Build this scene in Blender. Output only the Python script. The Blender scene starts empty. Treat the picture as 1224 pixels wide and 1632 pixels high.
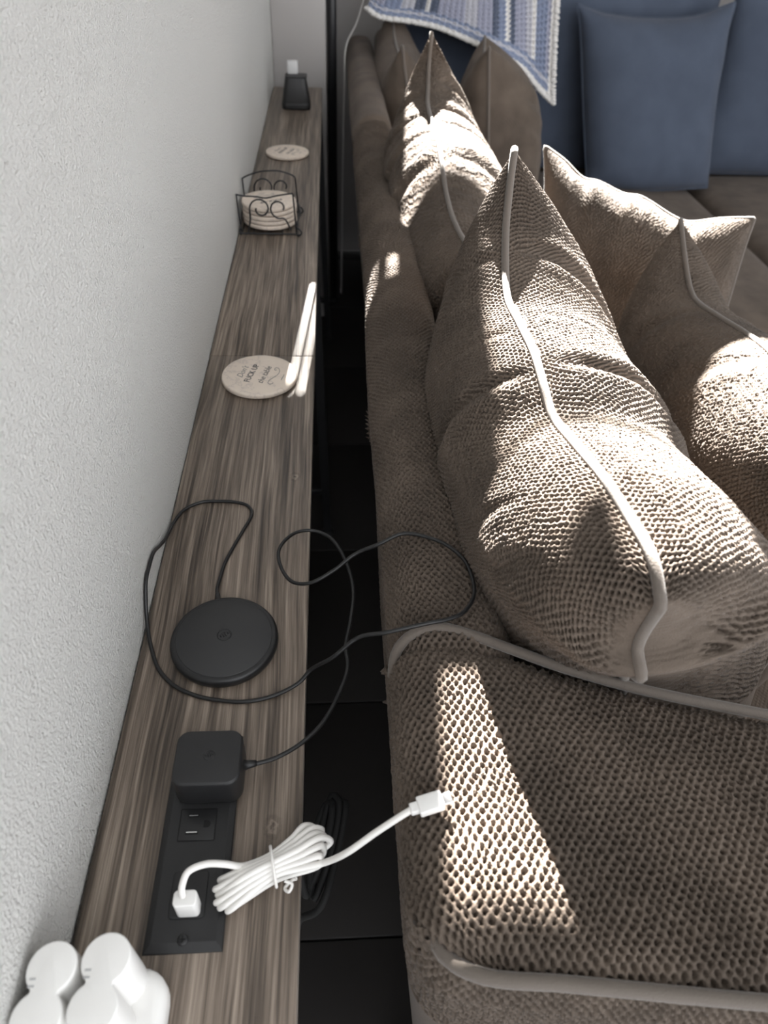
import bpy, math, random
import numpy as np
from mathutils import Matrix, Vector

random.seed(7); rng = np.random.default_rng(11)
scene = bpy.context.scene
C = scene.collection

# ------------------------------------------------------------------ camera
ZT = 0.80                                   # table top height
cam_d = bpy.data.cameras.new('camera'); cam = bpy.data.objects.new('camera', cam_d); C.objects.link(cam)
cam_d.sensor_fit = 'HORIZONTAL'; cam_d.sensor_width = 36.0; cam_d.lens = 36.0 * 1133 / 1224
cam_d.clip_start = 0.02
Yc = np.array([-88., -1053., 1133.]); Dc = np.array([-65., 1224.51, 1133.])
Yc /= np.linalg.norm(Yc); Dc /= np.linalg.norm(Dc); Xc = np.cross(Dc, Yc)
Rm = np.array([Xc, Yc, -Dc])
right, up, back = Rm @ [1, 0, 0], Rm @ [0, -1, 0], Rm @ [0, 0, -1]
M4 = Matrix.Identity(4)
for i in range(3):
    M4[i][0], M4[i][1], M4[i][2] = right[i], up[i], back[i]
M4[0][3], M4[1][3], M4[2][3] = 0.178, 0.0, ZT + 0.535
cam.matrix_world = M4
cam_d.dof.use_dof = True; cam_d.dof.focus_distance = 0.68; cam_d.dof.aperture_fstop = 9.5
scene.camera = cam

# ------------------------------------------------------------------ world, sun, exposure
W = bpy.data.worlds.new('world'); scene.world = W; W.use_nodes = True
bg = W.node_tree.nodes['Background']
bg.inputs[0].default_value = (0.95, 0.97, 1.0, 1); bg.inputs[1].default_value = 2.0
sun_d = bpy.data.lights.new('sun', 'SUN'); sun_d.energy = 76.0; sun_d.color = (1.0, 0.965, 0.91); sun_d.angle = 0.005
sun = bpy.data.objects.new('sun_offscreen', sun_d); C.objects.link(sun)
SK, SE = 0.08, 0.65                          # x and z gained per metre towards the window
sun.rotation_euler = Vector((SK, 1.0, SE)).to_track_quat('Z', 'Y').to_euler()
sun.location = (1, 6, 5)
vs = scene.view_settings
vs.view_transform = 'Standard'; vs.look = 'None'; vs.gamma = 1.0; vs.use_curve_mapping = False
vs.exposure = 0.55

# ------------------------------------------------------------------ material helpers
def new_mat(name, col, rough=0.6, **kw):
    m = bpy.data.materials.new(name); m.use_nodes = True
    b = m.node_tree.nodes['Principled BSDF']
    b.inputs['Base Color'].default_value = (*col, 1); b.inputs['Roughness'].default_value = rough
    for k, v in kw.items():
        b.inputs[k.replace('_', ' ')].default_value = v
    return m
def nd(m, t, **kw):
    n = m.node_tree.nodes.new(t)
    for k, v in kw.items(): setattr(n, k, v)
    return n
def lk(m, a, b): m.node_tree.links.new(a, b)
def bsdf(m): return m.node_tree.nodes['Principled BSDF']
def add_bump(m, height, strength, dist, prev=None):
    b = nd(m, 'ShaderNodeBump'); b.inputs['Strength'].default_value = strength; b.inputs['Distance'].default_value = dist
    lk(m, height, b.inputs['Height'])
    if prev: lk(m, prev, b.inputs['Normal'])
    return b.outputs[0]
def noise(m, vec, scale, detail=3, rough=.5):
    n = nd(m, 'ShaderNodeTexNoise'); n.inputs['Scale'].default_value = scale
    n.inputs['Detail'].default_value = detail; n.inputs['Roughness'].default_value = rough
    if vec: lk(m, vec, n.inputs['Vector'])
    return n.outputs['Fac']
def ramp(m, fac, stops, interp='LINEAR'):
    r = nd(m, 'ShaderNodeValToRGB'); r.color_ramp.interpolation = interp
    e = r.color_ramp.elements
    while len(e) < len(stops): e.new(0.5)
    for el, (p, c) in zip(e, stops): el.position = p; el.color = (*c, 1)
    lk(m, fac, r.inputs[0]); return r.outputs[0]
def mapping(m, src, scale=(1, 1, 1), rot=(0, 0, 0)):
    mp = nd(m, 'ShaderNodeMapping'); mp.inputs['Scale'].default_value = scale; mp.inputs['Rotation'].default_value = rot
    lk(m, src, mp.inputs['Vector']); return mp.outputs[0]
def mth(m, op, a, b=None):
    n = nd(m, 'ShaderNodeMath', operation=op)
    for i, v in enumerate((a, b)):
        if v is None: continue
        if isinstance(v, (int, float)): n.inputs[i].default_value = v
        else: lk(m, v, n.inputs[i])
    return n.outputs[0]

PA, PB = 0.0063, 0.0044                      # knit pitch along and across the rows
def knit_material(name, col, knit_bump, mot=(.78, 1.18)):
    m = new_mat(name, col, 0.85, Sheen_Weight=0.12, Sheen_Roughness=0.4, Specular_IOR_Level=0.2)
    bsdf(m).inputs['Sheen Tint'].default_value = (0.95, 0.90, 0.88, 1)
    tc = nd(m, 'ShaderNodeTexCoord')
    v = tc.outputs['Object']
    big = noise(m, v, 14, 3); fine = noise(m, v, 700, 2)
    c = ramp(m, big, [(0.34, tuple(x * mot[0] for x in col)), (0.66, tuple(min(1, x * mot[1]) for x in col))])
    lk(m, c, bsdf(m).inputs['Base Color'])
    n = add_bump(m, fine, 0.5, 0.0012)
    if knit_bump:
        uv = nd(m, 'ShaderNodeSeparateXYZ'); lk(m, tc.outputs['UV'], uv.inputs[0])
        p = mth(m, 'COSINE', mth(m, 'MULTIPLY', uv.outputs[0], 2 * math.pi / PA))
        q = mth(m, 'COSINE', mth(m, 'MULTIPLY', uv.outputs[1], math.pi / PB))
        g = mth(m, 'MULTIPLY', mth(m, 'ADD', p, q), 0.5)
        g2 = mth(m, 'MULTIPLY', mth(m, 'MULTIPLY', g, g), -1)
        n = add_bump(m, g2, 0.7, 0.0011, n)
    lk(m, n, bsdf(m).inputs['Normal'])
    return m
FAB = (0.122, 0.096, 0.077)
M_knit = knit_material('knit_fabric', FAB, False)
M_knitb = knit_material('knit_fabric_fine', FAB, True)
M_velvet = new_mat('piping_fabric', (0.125, 0.103, 0.086), 0.8, Sheen_Weight=0.3)
tc = nd(M_velvet, 'ShaderNodeTexCoord'); lk(M_velvet, add_bump(M_velvet, noise(M_velvet, tc.outputs['Object'], 900, 2), .4, .001), bsdf(M_velvet).inputs['Normal'])
M_dark_fab = knit_material('slate_fabric', (0.078, 0.096, 0.136), True, (.93, 1.06))


# wall: orange peel
M_wall = new_mat('wall_paint', (0.86, 0.85, 0.82), 0.5)
tc = nd(M_wall, 'ShaderNodeTexCoord')
a = noise(M_wall, tc.outputs['Object'], 400, 3, .6); b_ = noise(M_wall, tc.outputs['Object'], 190, 2)
n1 = add_bump(M_wall, a, 1.0, 0.0075); n2 = add_bump(M_wall, b_, 0.3, 0.003, n1)
lk(M_wall, n2, bsdf(M_wall).inputs['Normal'])
M_ceil = new_mat('ceiling_paint', (0.8, 0.8, 0.78), 0.7)
M_backlit_wall = new_mat('far_wall_backlit_tone', (0.42, 0.40, 0.39), 0.6)  # darker grey puts the backlit wall's shade into its base colour

# laminate wood
def wood(name):
    m = new_mat(name, (0.1, 0.085, 0.07), 0.42, Specular_IOR_Level=0.5)
    tc = nd(m, 'ShaderNodeTexCoord'); o = tc.outputs['Object']
    warp = noise(m, mapping(m, o, (9, 2.2, 1)), 1.0, 2)
    comb = nd(m, 'ShaderNodeVectorMath', operation='MULTIPLY_ADD')
    cv = nd(m, 'ShaderNodeCombineXYZ'); lk(m, warp, cv.inputs[0])
    lk(m, cv.outputs[0], comb.inputs[0]); comb.inputs[1].default_value = (0.022, 0, 0); lk(m, o, comb.inputs[2])
    fine = noise(m, mapping(m, comb.outputs[0], (330, 7, 1)), 1.0, 4, .62)
    mid = noise(m, mapping(m, comb.outputs[0], (95, 3.0, 1)), 1.0, 3, .55)
    broad = noise(m, mapping(m, comb.outputs[0], (22, 1.6, 1)), 1.0, 2)
    f = mth(m, 'ADD', mth(m, 'MULTIPLY', fine, 0.52), mth(m, 'ADD', mth(m, 'MULTIPLY', mid, 0.34), mth(m, 'MULTIPLY', broad, 0.14)))
    for kx, ky, kr in ((.1314, .638, .0026), (.1287, .2327, .0030)):
        sb = nd(m, 'ShaderNodeVectorMath', operation='SUBTRACT'); lk(m, o, sb.inputs[0]); sb.inputs[1].default_value = (kx, ky, ZT)
        sc = nd(m, 'ShaderNodeVectorMath', operation='MULTIPLY'); lk(m, sb.outputs[0], sc.inputs[0]); sc.inputs[1].default_value = (1, .7, 0)
        ln = nd(m, 'ShaderNodeVectorMath', operation='LENGTH'); lk(m, sc.outputs[0], ln.inputs[0])
        dd = mth(m, 'ADD', mth(m, 'DIVIDE', ln.outputs['Value'], kr), mth(m, 'MULTIPLY', mth(m, 'SUBTRACT', noise(m, o, 300, 2), .5), 2.2))
        fall = mth(m, 'POWER', 2.718, mth(m, 'MULTIPLY', mth(m, 'MULTIPLY', dd, dd), -.35))
        ring = mth(m, 'MULTIPLY', fall, mth(m, 'MULTIPLY', mth(m, 'COSINE', mth(m, 'MULTIPLY', dd, 3.2)), -.09))
        f = mth(m, 'ADD', f, ring)
    c = ramp(m, f, [(0.36, (0.036, 0.027, 0.021)), (0.46, (0.112, 0.087, 0.068)), (0.54, (0.210, 0.167, 0.133)), (0.64, (0.36, 0.297, 0.243))])
    lk(m, c, bsdf(m).inputs['Base Color'])
    r = nd(m, 'ShaderNodeMapRange'); r.inputs['To Min'].default_value = .30; r.inputs['To Max'].default_value = .52
    lk(m, fine, r.inputs['Value']); lk(m, r.outputs[0], bsdf(m).inputs['Roughness'])
    lk(m, add_bump(m, f, 0.8, 0.0025), bsdf(m).inputs['Normal'])
    return m
M_wood = wood('grey_brown_laminate')
M_wood_edge = new_mat('laminate_edge', (0.22, 0.19, 0.165), 0.5)
M_black = new_mat('black_plastic', (0.012, 0.012, 0.013), 0.38)
M_black_tex = new_mat('black_textured_plastic', (0.014, 0.014, 0.015), 0.45)
tc = nd(M_black_tex, 'ShaderNodeTexCoord'); lk(M_black_tex, add_bump(M_black_tex, noise(M_black_tex, tc.outputs['Object'], 1600, 2), .35, .0004), bsdf(M_black_tex).inputs['Normal'])
M_rubber = new_mat('black_rubber', (0.010, 0.010, 0.0105), 0.4)
M_padtop = new_mat('charcoal_rubber', (0.028, 0.028, 0.029), 0.55)
M_blackmetal = new_mat('black_metal', (0.012, 0.012, 0.014), 0.4, Metallic=0.0)
M_void = new_mat('slot_black', (0.003, 0.003, 0.003), 0.8)
M_steel = new_mat('steel', (0.75, 0.75, 0.76), 0.25, Metallic=1.0)
M_white = new_mat('white_plastic', (0.86, 0.85, 0.83), 0.35)
M_cable = new_mat('white_cable', (0.84, 0.82, 0.79), 0.45)
M_greymark = new_mat('pale_grey_mark', (0.45, 0.45, 0.45), 0.6)
M_ink = new_mat('ink', (0.06, 0.06, 0.065), 0.7)
M_ink_soft = new_mat('pale_ink', (0.22, 0.21, 0.20), 0.7)
M_coaster = new_mat('cream_stone', (0.62, 0.52, 0.44), 0.6)
tc = nd(M_coaster, 'ShaderNodeTexCoord'); o = tc.outputs['Object']
nz = noise(M_coaster, o, 38, 5, .6)
lk(M_coaster, ramp(M_coaster, nz, [(0.36, (0.76, 0.66, 0.56)), (0.475, (0.74, 0.64, 0.55)), (0.5, (0.60, 0.52, 0.46)), (0.525, (0.74, 0.64, 0.55)), (0.7, (0.78, 0.68, 0.58))]), bsdf(M_coaster).inputs['Base Color'])
M_tile = new_mat('slate_tile', (0.030, 0.027, 0.026), 0.45)
M_grout = new_mat('grout', (0.014, 0.013, 0.012), 0.9)
M_palebox = new_mat('pale_plastic', (0.6, 0.6, 0.6), 0.5)
M_yarn_w = new_mat('white_yarn', (0.72, 0.70, 0.68), 0.9, Sheen_Weight=0.3)

# ------------------------------------------------------------------ mesh helpers
def link(name, me, mat, parent=None):
    o = bpy.data.objects.new(name, me); C.objects.link(o)
    if mat and not me.materials: me.materials.append(mat)
    if parent: o.parent = parent
    return o
def tag(o, label, cat, group=None):
    o['label'] = label; o['category'] = cat
    if group: o['group'] = group
    return o
def thing(name, label, cat, loc=(0, 0, 0), group=None):
    o = bpy.data.objects.new(name, None); C.objects.link(o); o.empty_display_size = .03
    o.location = loc
    return tag(o, label, cat, group)
def local(part, root):                        # parts modelled in world coordinates, root moved to its base
    part.parent = root; part.matrix_parent_inverse = Matrix.Translation(root.location).inverted()
    return part
def mesh(verts, faces, smooth=False, sharp=None):
    me = bpy.data.meshes.new('m'); me.from_pydata([tuple(v) for v in verts], [], faces); me.update()
    if smooth: me.polygons.foreach_set('use_smooth', [True] * len(me.polygons))
    return me
def grid_me(V, UV=None, close_u=False):
    n, m = V.shape[:2]
    idx = np.arange(n * m).reshape(n, m)
    a, b = idx[:-1, :-1], idx[1:, :-1]; c, d = idx[1:, 1:], idx[:-1, 1:]
    F = np.stack([a, b, c, d], -1).reshape(-1, 4)
    if close_u:
        F = np.concatenate([F, np.stack([idx[-1, :-1], idx[0, :-1], idx[0, 1:], idx[-1, 1:]], -1)])
    me = bpy.data.meshes.new('m')
    me.vertices.add(n * m); me.vertices.foreach_set('co', V.reshape(-1).astype(np.float32))
    me.loops.add(F.size); me.loops.foreach_set('vertex_index', F.reshape(-1).astype(np.int32))
    me.polygons.add(len(F)); me.polygons.foreach_set('loop_start', np.arange(0, F.size, 4, dtype=np.int32))
    me.polygons.foreach_set('use_smooth', np.ones(len(F), bool))
    me.update(calc_edges=True)
    if UV is not None:
        ul = me.uv_layers.new(name='UVMap')
        ul.data.foreach_set('uv', UV.reshape(-1, 2)[F.reshape(-1)].reshape(-1).astype(np.float32))
    return me
def box_vf(x0, x1, y0, y1, z0, z1):
    v = [(x, y, z) for z in (z0, z1) for y in (y0, y1) for x in (x0, x1)]
    f = [(0, 2, 3, 1), (4, 5, 7, 6), (0, 1, 5, 4), (2, 6, 7, 3), (0, 4, 6, 2), (1, 3, 7, 5)]
    return v, f
def bevel_me(me, w, seg=3, angle=math.radians(35), smooth=True):
    import bmesh
    bm = bmesh.new(); bm.from_mesh(me)
    e = [x for x in bm.edges if len(x.link_faces) == 2 and x.calc_face_angle(0) > angle]
    bmesh.ops.bevel(bm, geom=e, offset=w, segments=seg, affect='EDGES', profile=0.5)
    if smooth:
        for f in bm.faces: f.smooth = True
    bm.to_mesh(me); bm.free(); return me
def box(x0, x1, y0, y1, z0, z1, bev=0, seg=3):
    me = mesh(*box_vf(x0, x1, y0, y1, z0, z1))
    return bevel_me(me, bev, seg) if bev else me
def prism(outline, z0, z1, bev=0, seg=3, taper=1.0, ctr=(0, 0)):
    n = len(outline)
    v = [(x, y, z0) for x, y in outline] + [(ctr[0] + (x - ctr[0]) * taper, ctr[1] + (y - ctr[1]) * taper, z1) for x, y in outline]
    f = [tuple(range(n))[::-1], tuple(range(n, 2 * n))] + [(i, (i + 1) % n, n + (i + 1) % n, n + i) for i in range(n)]
    me = mesh(v, f)
    return bevel_me(me, bev, seg) if bev else me
def rrect(cx, cy, w, h, r, n=6, rot=0):
    pts = []
    for sx, sy, a0 in ((1, 1, 0), (-1, 1, 90), (-1, -1, 180), (1, -1, 270)):
        for i in range(n + 1):
            t = math.radians(a0 + 90 * i / n)
            x, y = sx * (w / 2 - r) + r * math.cos(t), sy * (h / 2 - r) + r * math.sin(t)
            pts.append((cx + x * math.cos(rot) - y * math.sin(rot), cy + x * math.sin(rot) + y * math.cos(rot)))
    return pts
def lathe(profile, n=48, ctr=(0, 0, 0), sx=1, sy=1):
    v, f = [], []
    for r, z in profile:
        for i in range(n):
            t = 2 * math.pi * i / n
            v.append((ctr[0] + sx * r * math.cos(t), ctr[1] + sy * r * math.sin(t), ctr[2] + z))
    for k in range(len(profile) - 1):
        for i in range(n):
            f.append((k * n + i, k * n + (i + 1) % n, (k + 1) * n + (i + 1) % n, (k + 1) * n + i))
    f.append(tuple(range(n))[::-1]); L = (len(profile) - 1) * n; f.append(tuple(range(L, L + n)))
    me = mesh(v, f, True); return me
def spline(pts, n=200, closed=False):
    P = np.array(pts, float); k = len(P)
    if closed: Q = np.concatenate([P[-1:], P, P[:2]])
    else: Q = np.concatenate([2 * P[:1] - P[1:2], P, 2 * P[-1:] - P[-2:-1]])
    segs = k if closed else k - 1
    # centripetal-ish arc-length parametrisation
    L = np.linalg.norm(np.diff(Q[1:segs + 2], axis=0), axis=1)
    out = []
    for i in range(segs):
        m = max(2, int(round(n * L[i] / L.sum())))
        t = np.linspace(0, 1, m, endpoint=False)[:, None]
        p0, p1, p2, p3 = Q[i], Q[i + 1], Q[i + 2], Q[i + 3]
        d1 = max(np.linalg.norm(p2 - p1), 1e-9)
        m1 = (p2 - p0) / max(np.linalg.norm(p2 - p1) + np.linalg.norm(p1 - p0), 1e-9) * d1
        m2 = (p3 - p1) / max(np.linalg.norm(p3 - p2) + np.linalg.norm(p2 - p1), 1e-9) * d1
        h = 2 * t**3 - 3 * t**2 + 1
        out.append(h * p1 + (t**3 - 2 * t**2 + t) * m1 + (1 - h) * p2 + (t**3 - t**2) * m2)
    if not closed: out.append(P[-1:])
    return np.concatenate(out)
def tube(path, r, sides=10, closed=False, cap=True):
    P = np.array(path, float); n = len(P)
    T = (np.roll(P, -1, 0) - np.roll(P, 1, 0)) if closed else np.gradient(P, axis=0)
    T /= np.maximum(np.linalg.norm(T, axis=1, keepdims=True), 1e-12)
    N = np.zeros_like(P); ref = np.array([0, 0, 1.]) if abs(T[0][2]) < .9 else np.array([1., 0, 0])
    v = np.cross(T[0], ref); N[0] = v / np.linalg.norm(v)
    for i in range(1, n):
        v = N[i - 1] - T[i] * (N[i - 1] @ T[i]); N[i] = v / max(np.linalg.norm(v), 1e-12)
    B = np.cross(T, N); th = np.linspace(0, 2 * math.pi, sides, endpoint=False)
    rr = np.full(n, r) if np.isscalar(r) else np.asarray(r)
    V = P[:, None] + rr[:, None, None] * (np.cos(th)[None, :, None] * N[:, None] + np.sin(th)[None, :, None] * B[:, None])
    idx = np.arange(n * sides).reshape(n, sides); f = []
    for i in range(n if closed else n - 1):
        j = (i + 1) % n
        for k in range(sides):
            f.append((idx[i, k], idx[j, k], idx[j, (k + 1) % sides], idx[i, (k + 1) % sides]))
    if cap and not closed: f += [tuple(idx[0][::-1]), tuple(idx[-1])]
    return mesh(V.reshape(-1, 3), [tuple(int(q) for q in x) for x in f], True)
def join_me(mes):
    v, f, off, sm = [], [], 0, []
    for me in mes:
        v += [tuple(x.co) for x in me.vertices]; f += [tuple(i + off for i in p.vertices) for p in me.polygons]
        sm += [p.use_smooth for p in me.polygons]; off += len(me.vertices)
    out = mesh(v, f); out.polygons.foreach_set('use_smooth', sm); return out

# smooth value noise for fabric irregularity
def vnoise(x, y, seed):
    r = np.random.default_rng(seed); G = r.uniform(-1, 1, (64, 64))
    xi, yi = np.floor(x).astype(int), np.floor(y).astype(int); fx, fy = x - xi, y - yi
    fx, fy = fx * fx * (3 - 2 * fx), fy * fy * (3 - 2 * fy)
    g = lambda i, j: G[i % 64, j % 64]
    return (g(xi, yi) * (1 - fx) + g(xi + 1, yi) * fx) * (1 - fy) + (g(xi, yi + 1) * (1 - fx) + g(xi + 1, yi + 1) * fx) * fy
def knit(u, v, seed=0):
    """relief of the chunky knit, in metres; u and v in metres on the cloth"""
    u = u + 0.0015 * vnoise(u / .02, v / .02, seed + 1) + 0.0008 * vnoise(u / .004, v / .004, seed + 2)
    v = v + 0.0015 * vnoise(u / .02, v / .02, seed + 3) + 0.0008 * vnoise(u / .004, v / .004, seed + 4)
    g = 0.5 * (np.cos(2 * np.pi * u / PA) + np.cos(np.pi * v / PB))
    hole = np.abs(g) ** 2.1
    loops = 0.00022 * np.sin(2 * np.pi * (u / PA * 3 + v / PB)) * (1 - hole)
    return -0.0078 * hole + loops + 0.0006 * vnoise(u / .0031, v / .0027, seed + 5) + 0.0006 * vnoise(u / .03, v / .03, seed + 6)
def displace(V, h):
    du, dv = np.gradient(V, axis=0), np.gradient(V, axis=1)
    N = np.cross(du, dv); N /= np.maximum(np.linalg.norm(N, axis=2, keepdims=True), 1e-12)
    return V + N * h[..., None]

# ------------------------------------------------------------------ the setting
def struct(name, me, mat, parent=None):
    o = link(name, me, mat, parent)
    if not parent: o['kind'] = 'structure'
    return o
YW, CH = 3.20, 3.02
struct('wall_left', box(-0.12, 0.0, -1.6, YW + .1, 0, CH), M_wall)
# far wall with unseen high openings, cut to shape the sun patches
openings = [(0.307, 0.3115, 2.13, 2.37), (0.322, 0.3265, 2.13, 2.37), (0.400, 0.418, 2.235, 2.31), (0.433, 0.449, 2.235, 2.31), (0.455, 1.20, 1.93, 2.18),
            (0.54, 0.71, 2.45, 2.735), (0.49, 0.595, 2.735, 2.868), (0.595, 0.71, 2.735, 2.93), (0.71, 1.12, 2.45, 2.60)]  # stepped to steer sun onto cushions and arm stripe
xs = sorted({-0.0, 4.2} | {o[0] for o in openings} | {o[1] for o in openings})
zs = sorted({0.0, CH} | {o[2] for o in openings} | {o[3] for o in openings})
fw = []
for i in range(len(xs) - 1):
    run = None
    for j in range(len(zs) - 1):
        cx, cz = (xs[i] + xs[i + 1]) / 2, (zs[j] + zs[j + 1]) / 2
        if not any(o[0] < cx < o[1] and o[2] < cz < o[3] for o in openings):
            fw.append(box(xs[i], xs[i + 1], YW, YW + .03, zs[j], zs[j + 1]))
struct('wall_far', join_me(fw), M_backlit_wall)
def window(name, ops):
    r = bpy.data.objects.new(name, None); C.objects.link(r); r['kind'] = 'structure'
    r.location = ((ops[0][0] + ops[0][1]) / 2, YW, ops[0][2])
    for x0, x1, z0, z1 in ops:
        t = .0012
        local(link('opening_frame', join_me([box(x0 - t, x1 + t, YW - .012, YW, z1, z1 + t), box(x0 - t, x1 + t, YW - .012, YW, z0 - t, z0),
              box(x0 - t, x0, YW - .012, YW, z0, z1), box(x1, x1 + t, YW - .012, YW, z0, z1)]), M_blackmetal), r)
window('sun_cut_window', openings[4:9]); window('sun_slits', openings[:4])  # window openings shaped for the sun, plus slits added for small sun spots
struct('shade_wall_right', box(3.5, 3.6, 1.15, YW + .1, 0, CH), M_ceil)  # unseen part wall, added to hold side light off the far end
struct('wall_return', box(0.0, 0.163, 2.565, YW, 0, CH, .004, 2), M_backlit_wall)
struct('ceiling', box(-0.12, 4.2, -1.6, YW + .1, CH, CH + .1), M_ceil)
floor = struct('floor', box(-0.12, 4.2, -1.6, YW + .1, -0.06, -0.006), M_grout)
tile_me = None
for i in range(6):
    for j in range(11):
        x0, y0 = -0.34 + .4525 * i + 0.0, -1.42 + .4525 * j
        if x0 + .45 < 0.02 or y0 > 2.9: continue
        if tile_me is None:
            tile_me = box(0, .449, 0, .449, -.008, 0, .0015, 2)
        t = link('tile', tile_me, M_tile, floor); t.location = (x0, y0, random.uniform(-.0006, .0006))

# ------------------------------------------------------------------ console table
tb = thing('console_table', 'long narrow grey-brown wood-look console table between the white wall and the sofa', 'table', (0.076, 1.0, 0))
for (y0, y1) in ((-0.42, 0.9085), (0.9095, 2.5)):
    me = box(0.0015, 0.1505, y0, y1, ZT - .019, ZT, .0009, 2)
    me.materials.append(M_wood); me.materials.append(M_wood_edge)
    for p in me.polygons:
        if abs(p.normal.z) < .5 and p.center.x > .149: p.material_index = 1
    local(link('board', me, None), tb)
for y in (-0.30, 1.36, 2.40):
    for x, xt in ((0.022, 0.022), (0.157, 0.139)):
        pts = [(xt, y, ZT - .019), (x, y, 0.004)]
        v = []
        w = .010
        for (px, py, pz) in pts:
            v += [(px - w, py - w, pz), (px + w, py - w, pz), (px + w, py + w, pz), (px - w, py + w, pz)]
        f = [(0, 1, 2, 3), (7, 6, 5, 4)] + [(i, i + 4, (i + 1) % 4 + 4, (i + 1) % 4) for i in range(4)]
        lg = local(link('leg', mesh(v, f), M_blackmetal), tb)
        local(link('foot', lathe([(.017, 0), (.017, .005), (.011, .012)], 20, (x, y, 0)), M_rubber), tb)
    local(link('crossbar', box(0.02, 0.155, y - .008, y + .008, .142, .158, .002, 2), M_blackmetal), tb)
local(link('long_rail', box(0.01, 0.024, -.30, 2.40, ZT - .045, ZT - .019, .002, 2), M_blackmetal), tb)

# outlet panel in the table
PX0, PX1, PY0, PY1 = .0485, .1010, .1515, .3080
pv = []
for x0, x1, y0, y1, z in ((PX0, PX1, PY0, PY1, ZT), (PX0 + .0006, PX1 - .0006, PY0 + .0006, PY1 - .0006, ZT + .0012), (PX0 + .005, PX1 - .005, PY0 + .006, PY1 - .006, ZT + .0036)):
    pv += [(x0, y0, z), (x1, y0, z), (x1, y1, z), (x0, y1, z)]
pf = [(0, 3, 2, 1), (8, 9, 10, 11)]
for k in (0, 4):
    pf += [(k + i, k + (i + 1) % 4, k + 4 + (i + 1) % 4, k + 4 + i) for i in range(4)]
plate = local(link('outlet_panel', bevel_me(mesh(pv, pf), .0004, 2, math.radians(10), False), M_black_tex), tb)
plate['label'] = 'black outlet panel set into the table'
ZP = ZT + .0036
def sub(name, me, mat):
    o = link(name, me, mat); o.parent = plate; return o
for cy in (.235, .281):
    cx = .0741
    sub('socket', join_me([box(cx - .0130, cx + .0130, cy - .0115, cy + .0115, ZP - .002, ZP + .0006, .0005, 2)]), M_black)
    sub('socket_groove', join_me([prism(rrect(cx, cy, .0272, .0242, .0012), ZP - .001, ZP + .00015)]), M_void)
    for (dx, dy, w, h) in ((-.0035, .0062, .0078, .0022), (-.0035, -.0062, .0092, .0024)):
        sub('socket_slot', box(cx + dx - w / 2, cx + dx + w / 2, cy + dy - h / 2, cy + dy + h / 2, ZP, ZP + .0008), M_void)
        sub('slot_contact', box(cx + dx - w / 2 + .0006, cx + dx + w / 2 - .0008, cy + dy + .0001, cy + dy + h / 2 - .0003, ZP, ZP + .00085), M_steel)
    D = [(cx + .0068 + .0027 * math.cos(t), cy + .0027 * math.sin(t)) for t in np.linspace(-math.pi / 2, math.pi / 2, 10)] + [(cx + .0045, cy + .0027), (cx + .0045, cy - .0027)]
    sub('ground_hole', prism(D, ZP, ZP + .0008), M_void)
gx, gy = .0746, .1868
sub('usb_groove', prism(rrect(gx, gy, .0246, .0310, .003), ZP - .001, ZP + .0002), M_void)
sub('usb_cover', prism(rrect(gx, gy, .0238, .0302, .0028), ZP - .001, ZP + .0008, .0003, 2), M_black_tex)
scr = sub('screw', lathe([(.0036, 0), (.0036, .0006), (.0030, .0012), (.001, .0016)], 20, (.0744, .1588, ZP)), M_black)
sub('screw_recess', join_me([box(.0744 - .0022, .0744 + .0022, .1588 - .0004, .1588 + .0004, ZP + .001, ZP + .0019), box(.0744 - .0004, .0744 + .0004, .1588 - .0022, .1588 + .0022, ZP + .001, ZP + .0019)]), M_void)
# the panel's own power cord, bundled and hanging under the table edge
cp = [(0.075, 0.26, ZT - .02), (0.10, 0.262, .745), (.135, .265, .70)]
for k in range(3):
    o = .006 * (k - 1)
    cp += [(.152 + o * .5, .240 + o, .655), (.160 + o, .275, .672), (.172 + o, .308 - abs(o), .690 - abs(o)), (.179 + o, .300, .690), (.170 + o, .262, .670), (.156 + o, .232 - o, .652)]
cp += [(.14, .23, .60), (.12, .21, .4), (.08, .3, .1), (.05, .35, .005), (.03, .6, .005)]
local(link('power_cord', tube(spline(cp, 420), .0034, 8), M_void), tb)

# ------------------------------------------------------------------ sofa: frame, arm, back
sofa = thing('sectional_sofa', 'brown-grey knit sectional sofa with piped arm behind the console table', 'sofa', (0.9, 1.6, 0))
nearY = lambda x: np.interp(x, [.20, .24, .308, .424, .56, .9, 1.2], [.130, .123, .112, .097, .082, .04, .0])
inX = [.20, .237, .258, .283, .32, .36, .42, .508, .60, .9, 1.2]
inYv = [.350, .356, .361, .356, .340, .322, .300, .275, .252, .19, .14]
innY = lambda x: np.interp(x, inX, inYv)
# arm: dense knit panel wrapping over its outer edge
rr_, face, flat = .030, .60, .451
arcl = rr_ * math.pi / 2
S = np.concatenate([np.linspace(0, face - .13, 12, endpoint=False), np.arange(face - .13, face + arcl + flat, .00125)]); xL = .2190; ztop = .864
bx = np.where(S < face, xL, np.where(S < face + arcl, xL + rr_ - rr_ * np.cos(np.clip((S - face) / rr_, 0, math.pi / 2)), xL + rr_ + (S - face - arcl)))
bz = np.where(S < face, ztop - rr_ - (face - S), np.where(S < face + arcl, ztop - rr_ + rr_ * np.sin(np.clip((S - face) / rr_, 0, math.pi / 2)), ztop))
Tn = np.linspace(0, 1, 185)
y0, y1 = nearY(bx), innY(bx)
Y = y0[:, None] + (y1 - y0)[:, None] * Tn[None]
Xg = np.repeat(bx[:, None], len(Tn), 1); Zg = np.repeat(bz[:, None], len(Tn), 1)
Xg = Xg + .09 * np.clip(.82 - Zg, 0, 1)
w = np.clip(1 - (S - face) / (arcl + .03), 0, 1)[:, None]
d = Y - y0[:, None]; rc = .034
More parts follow.
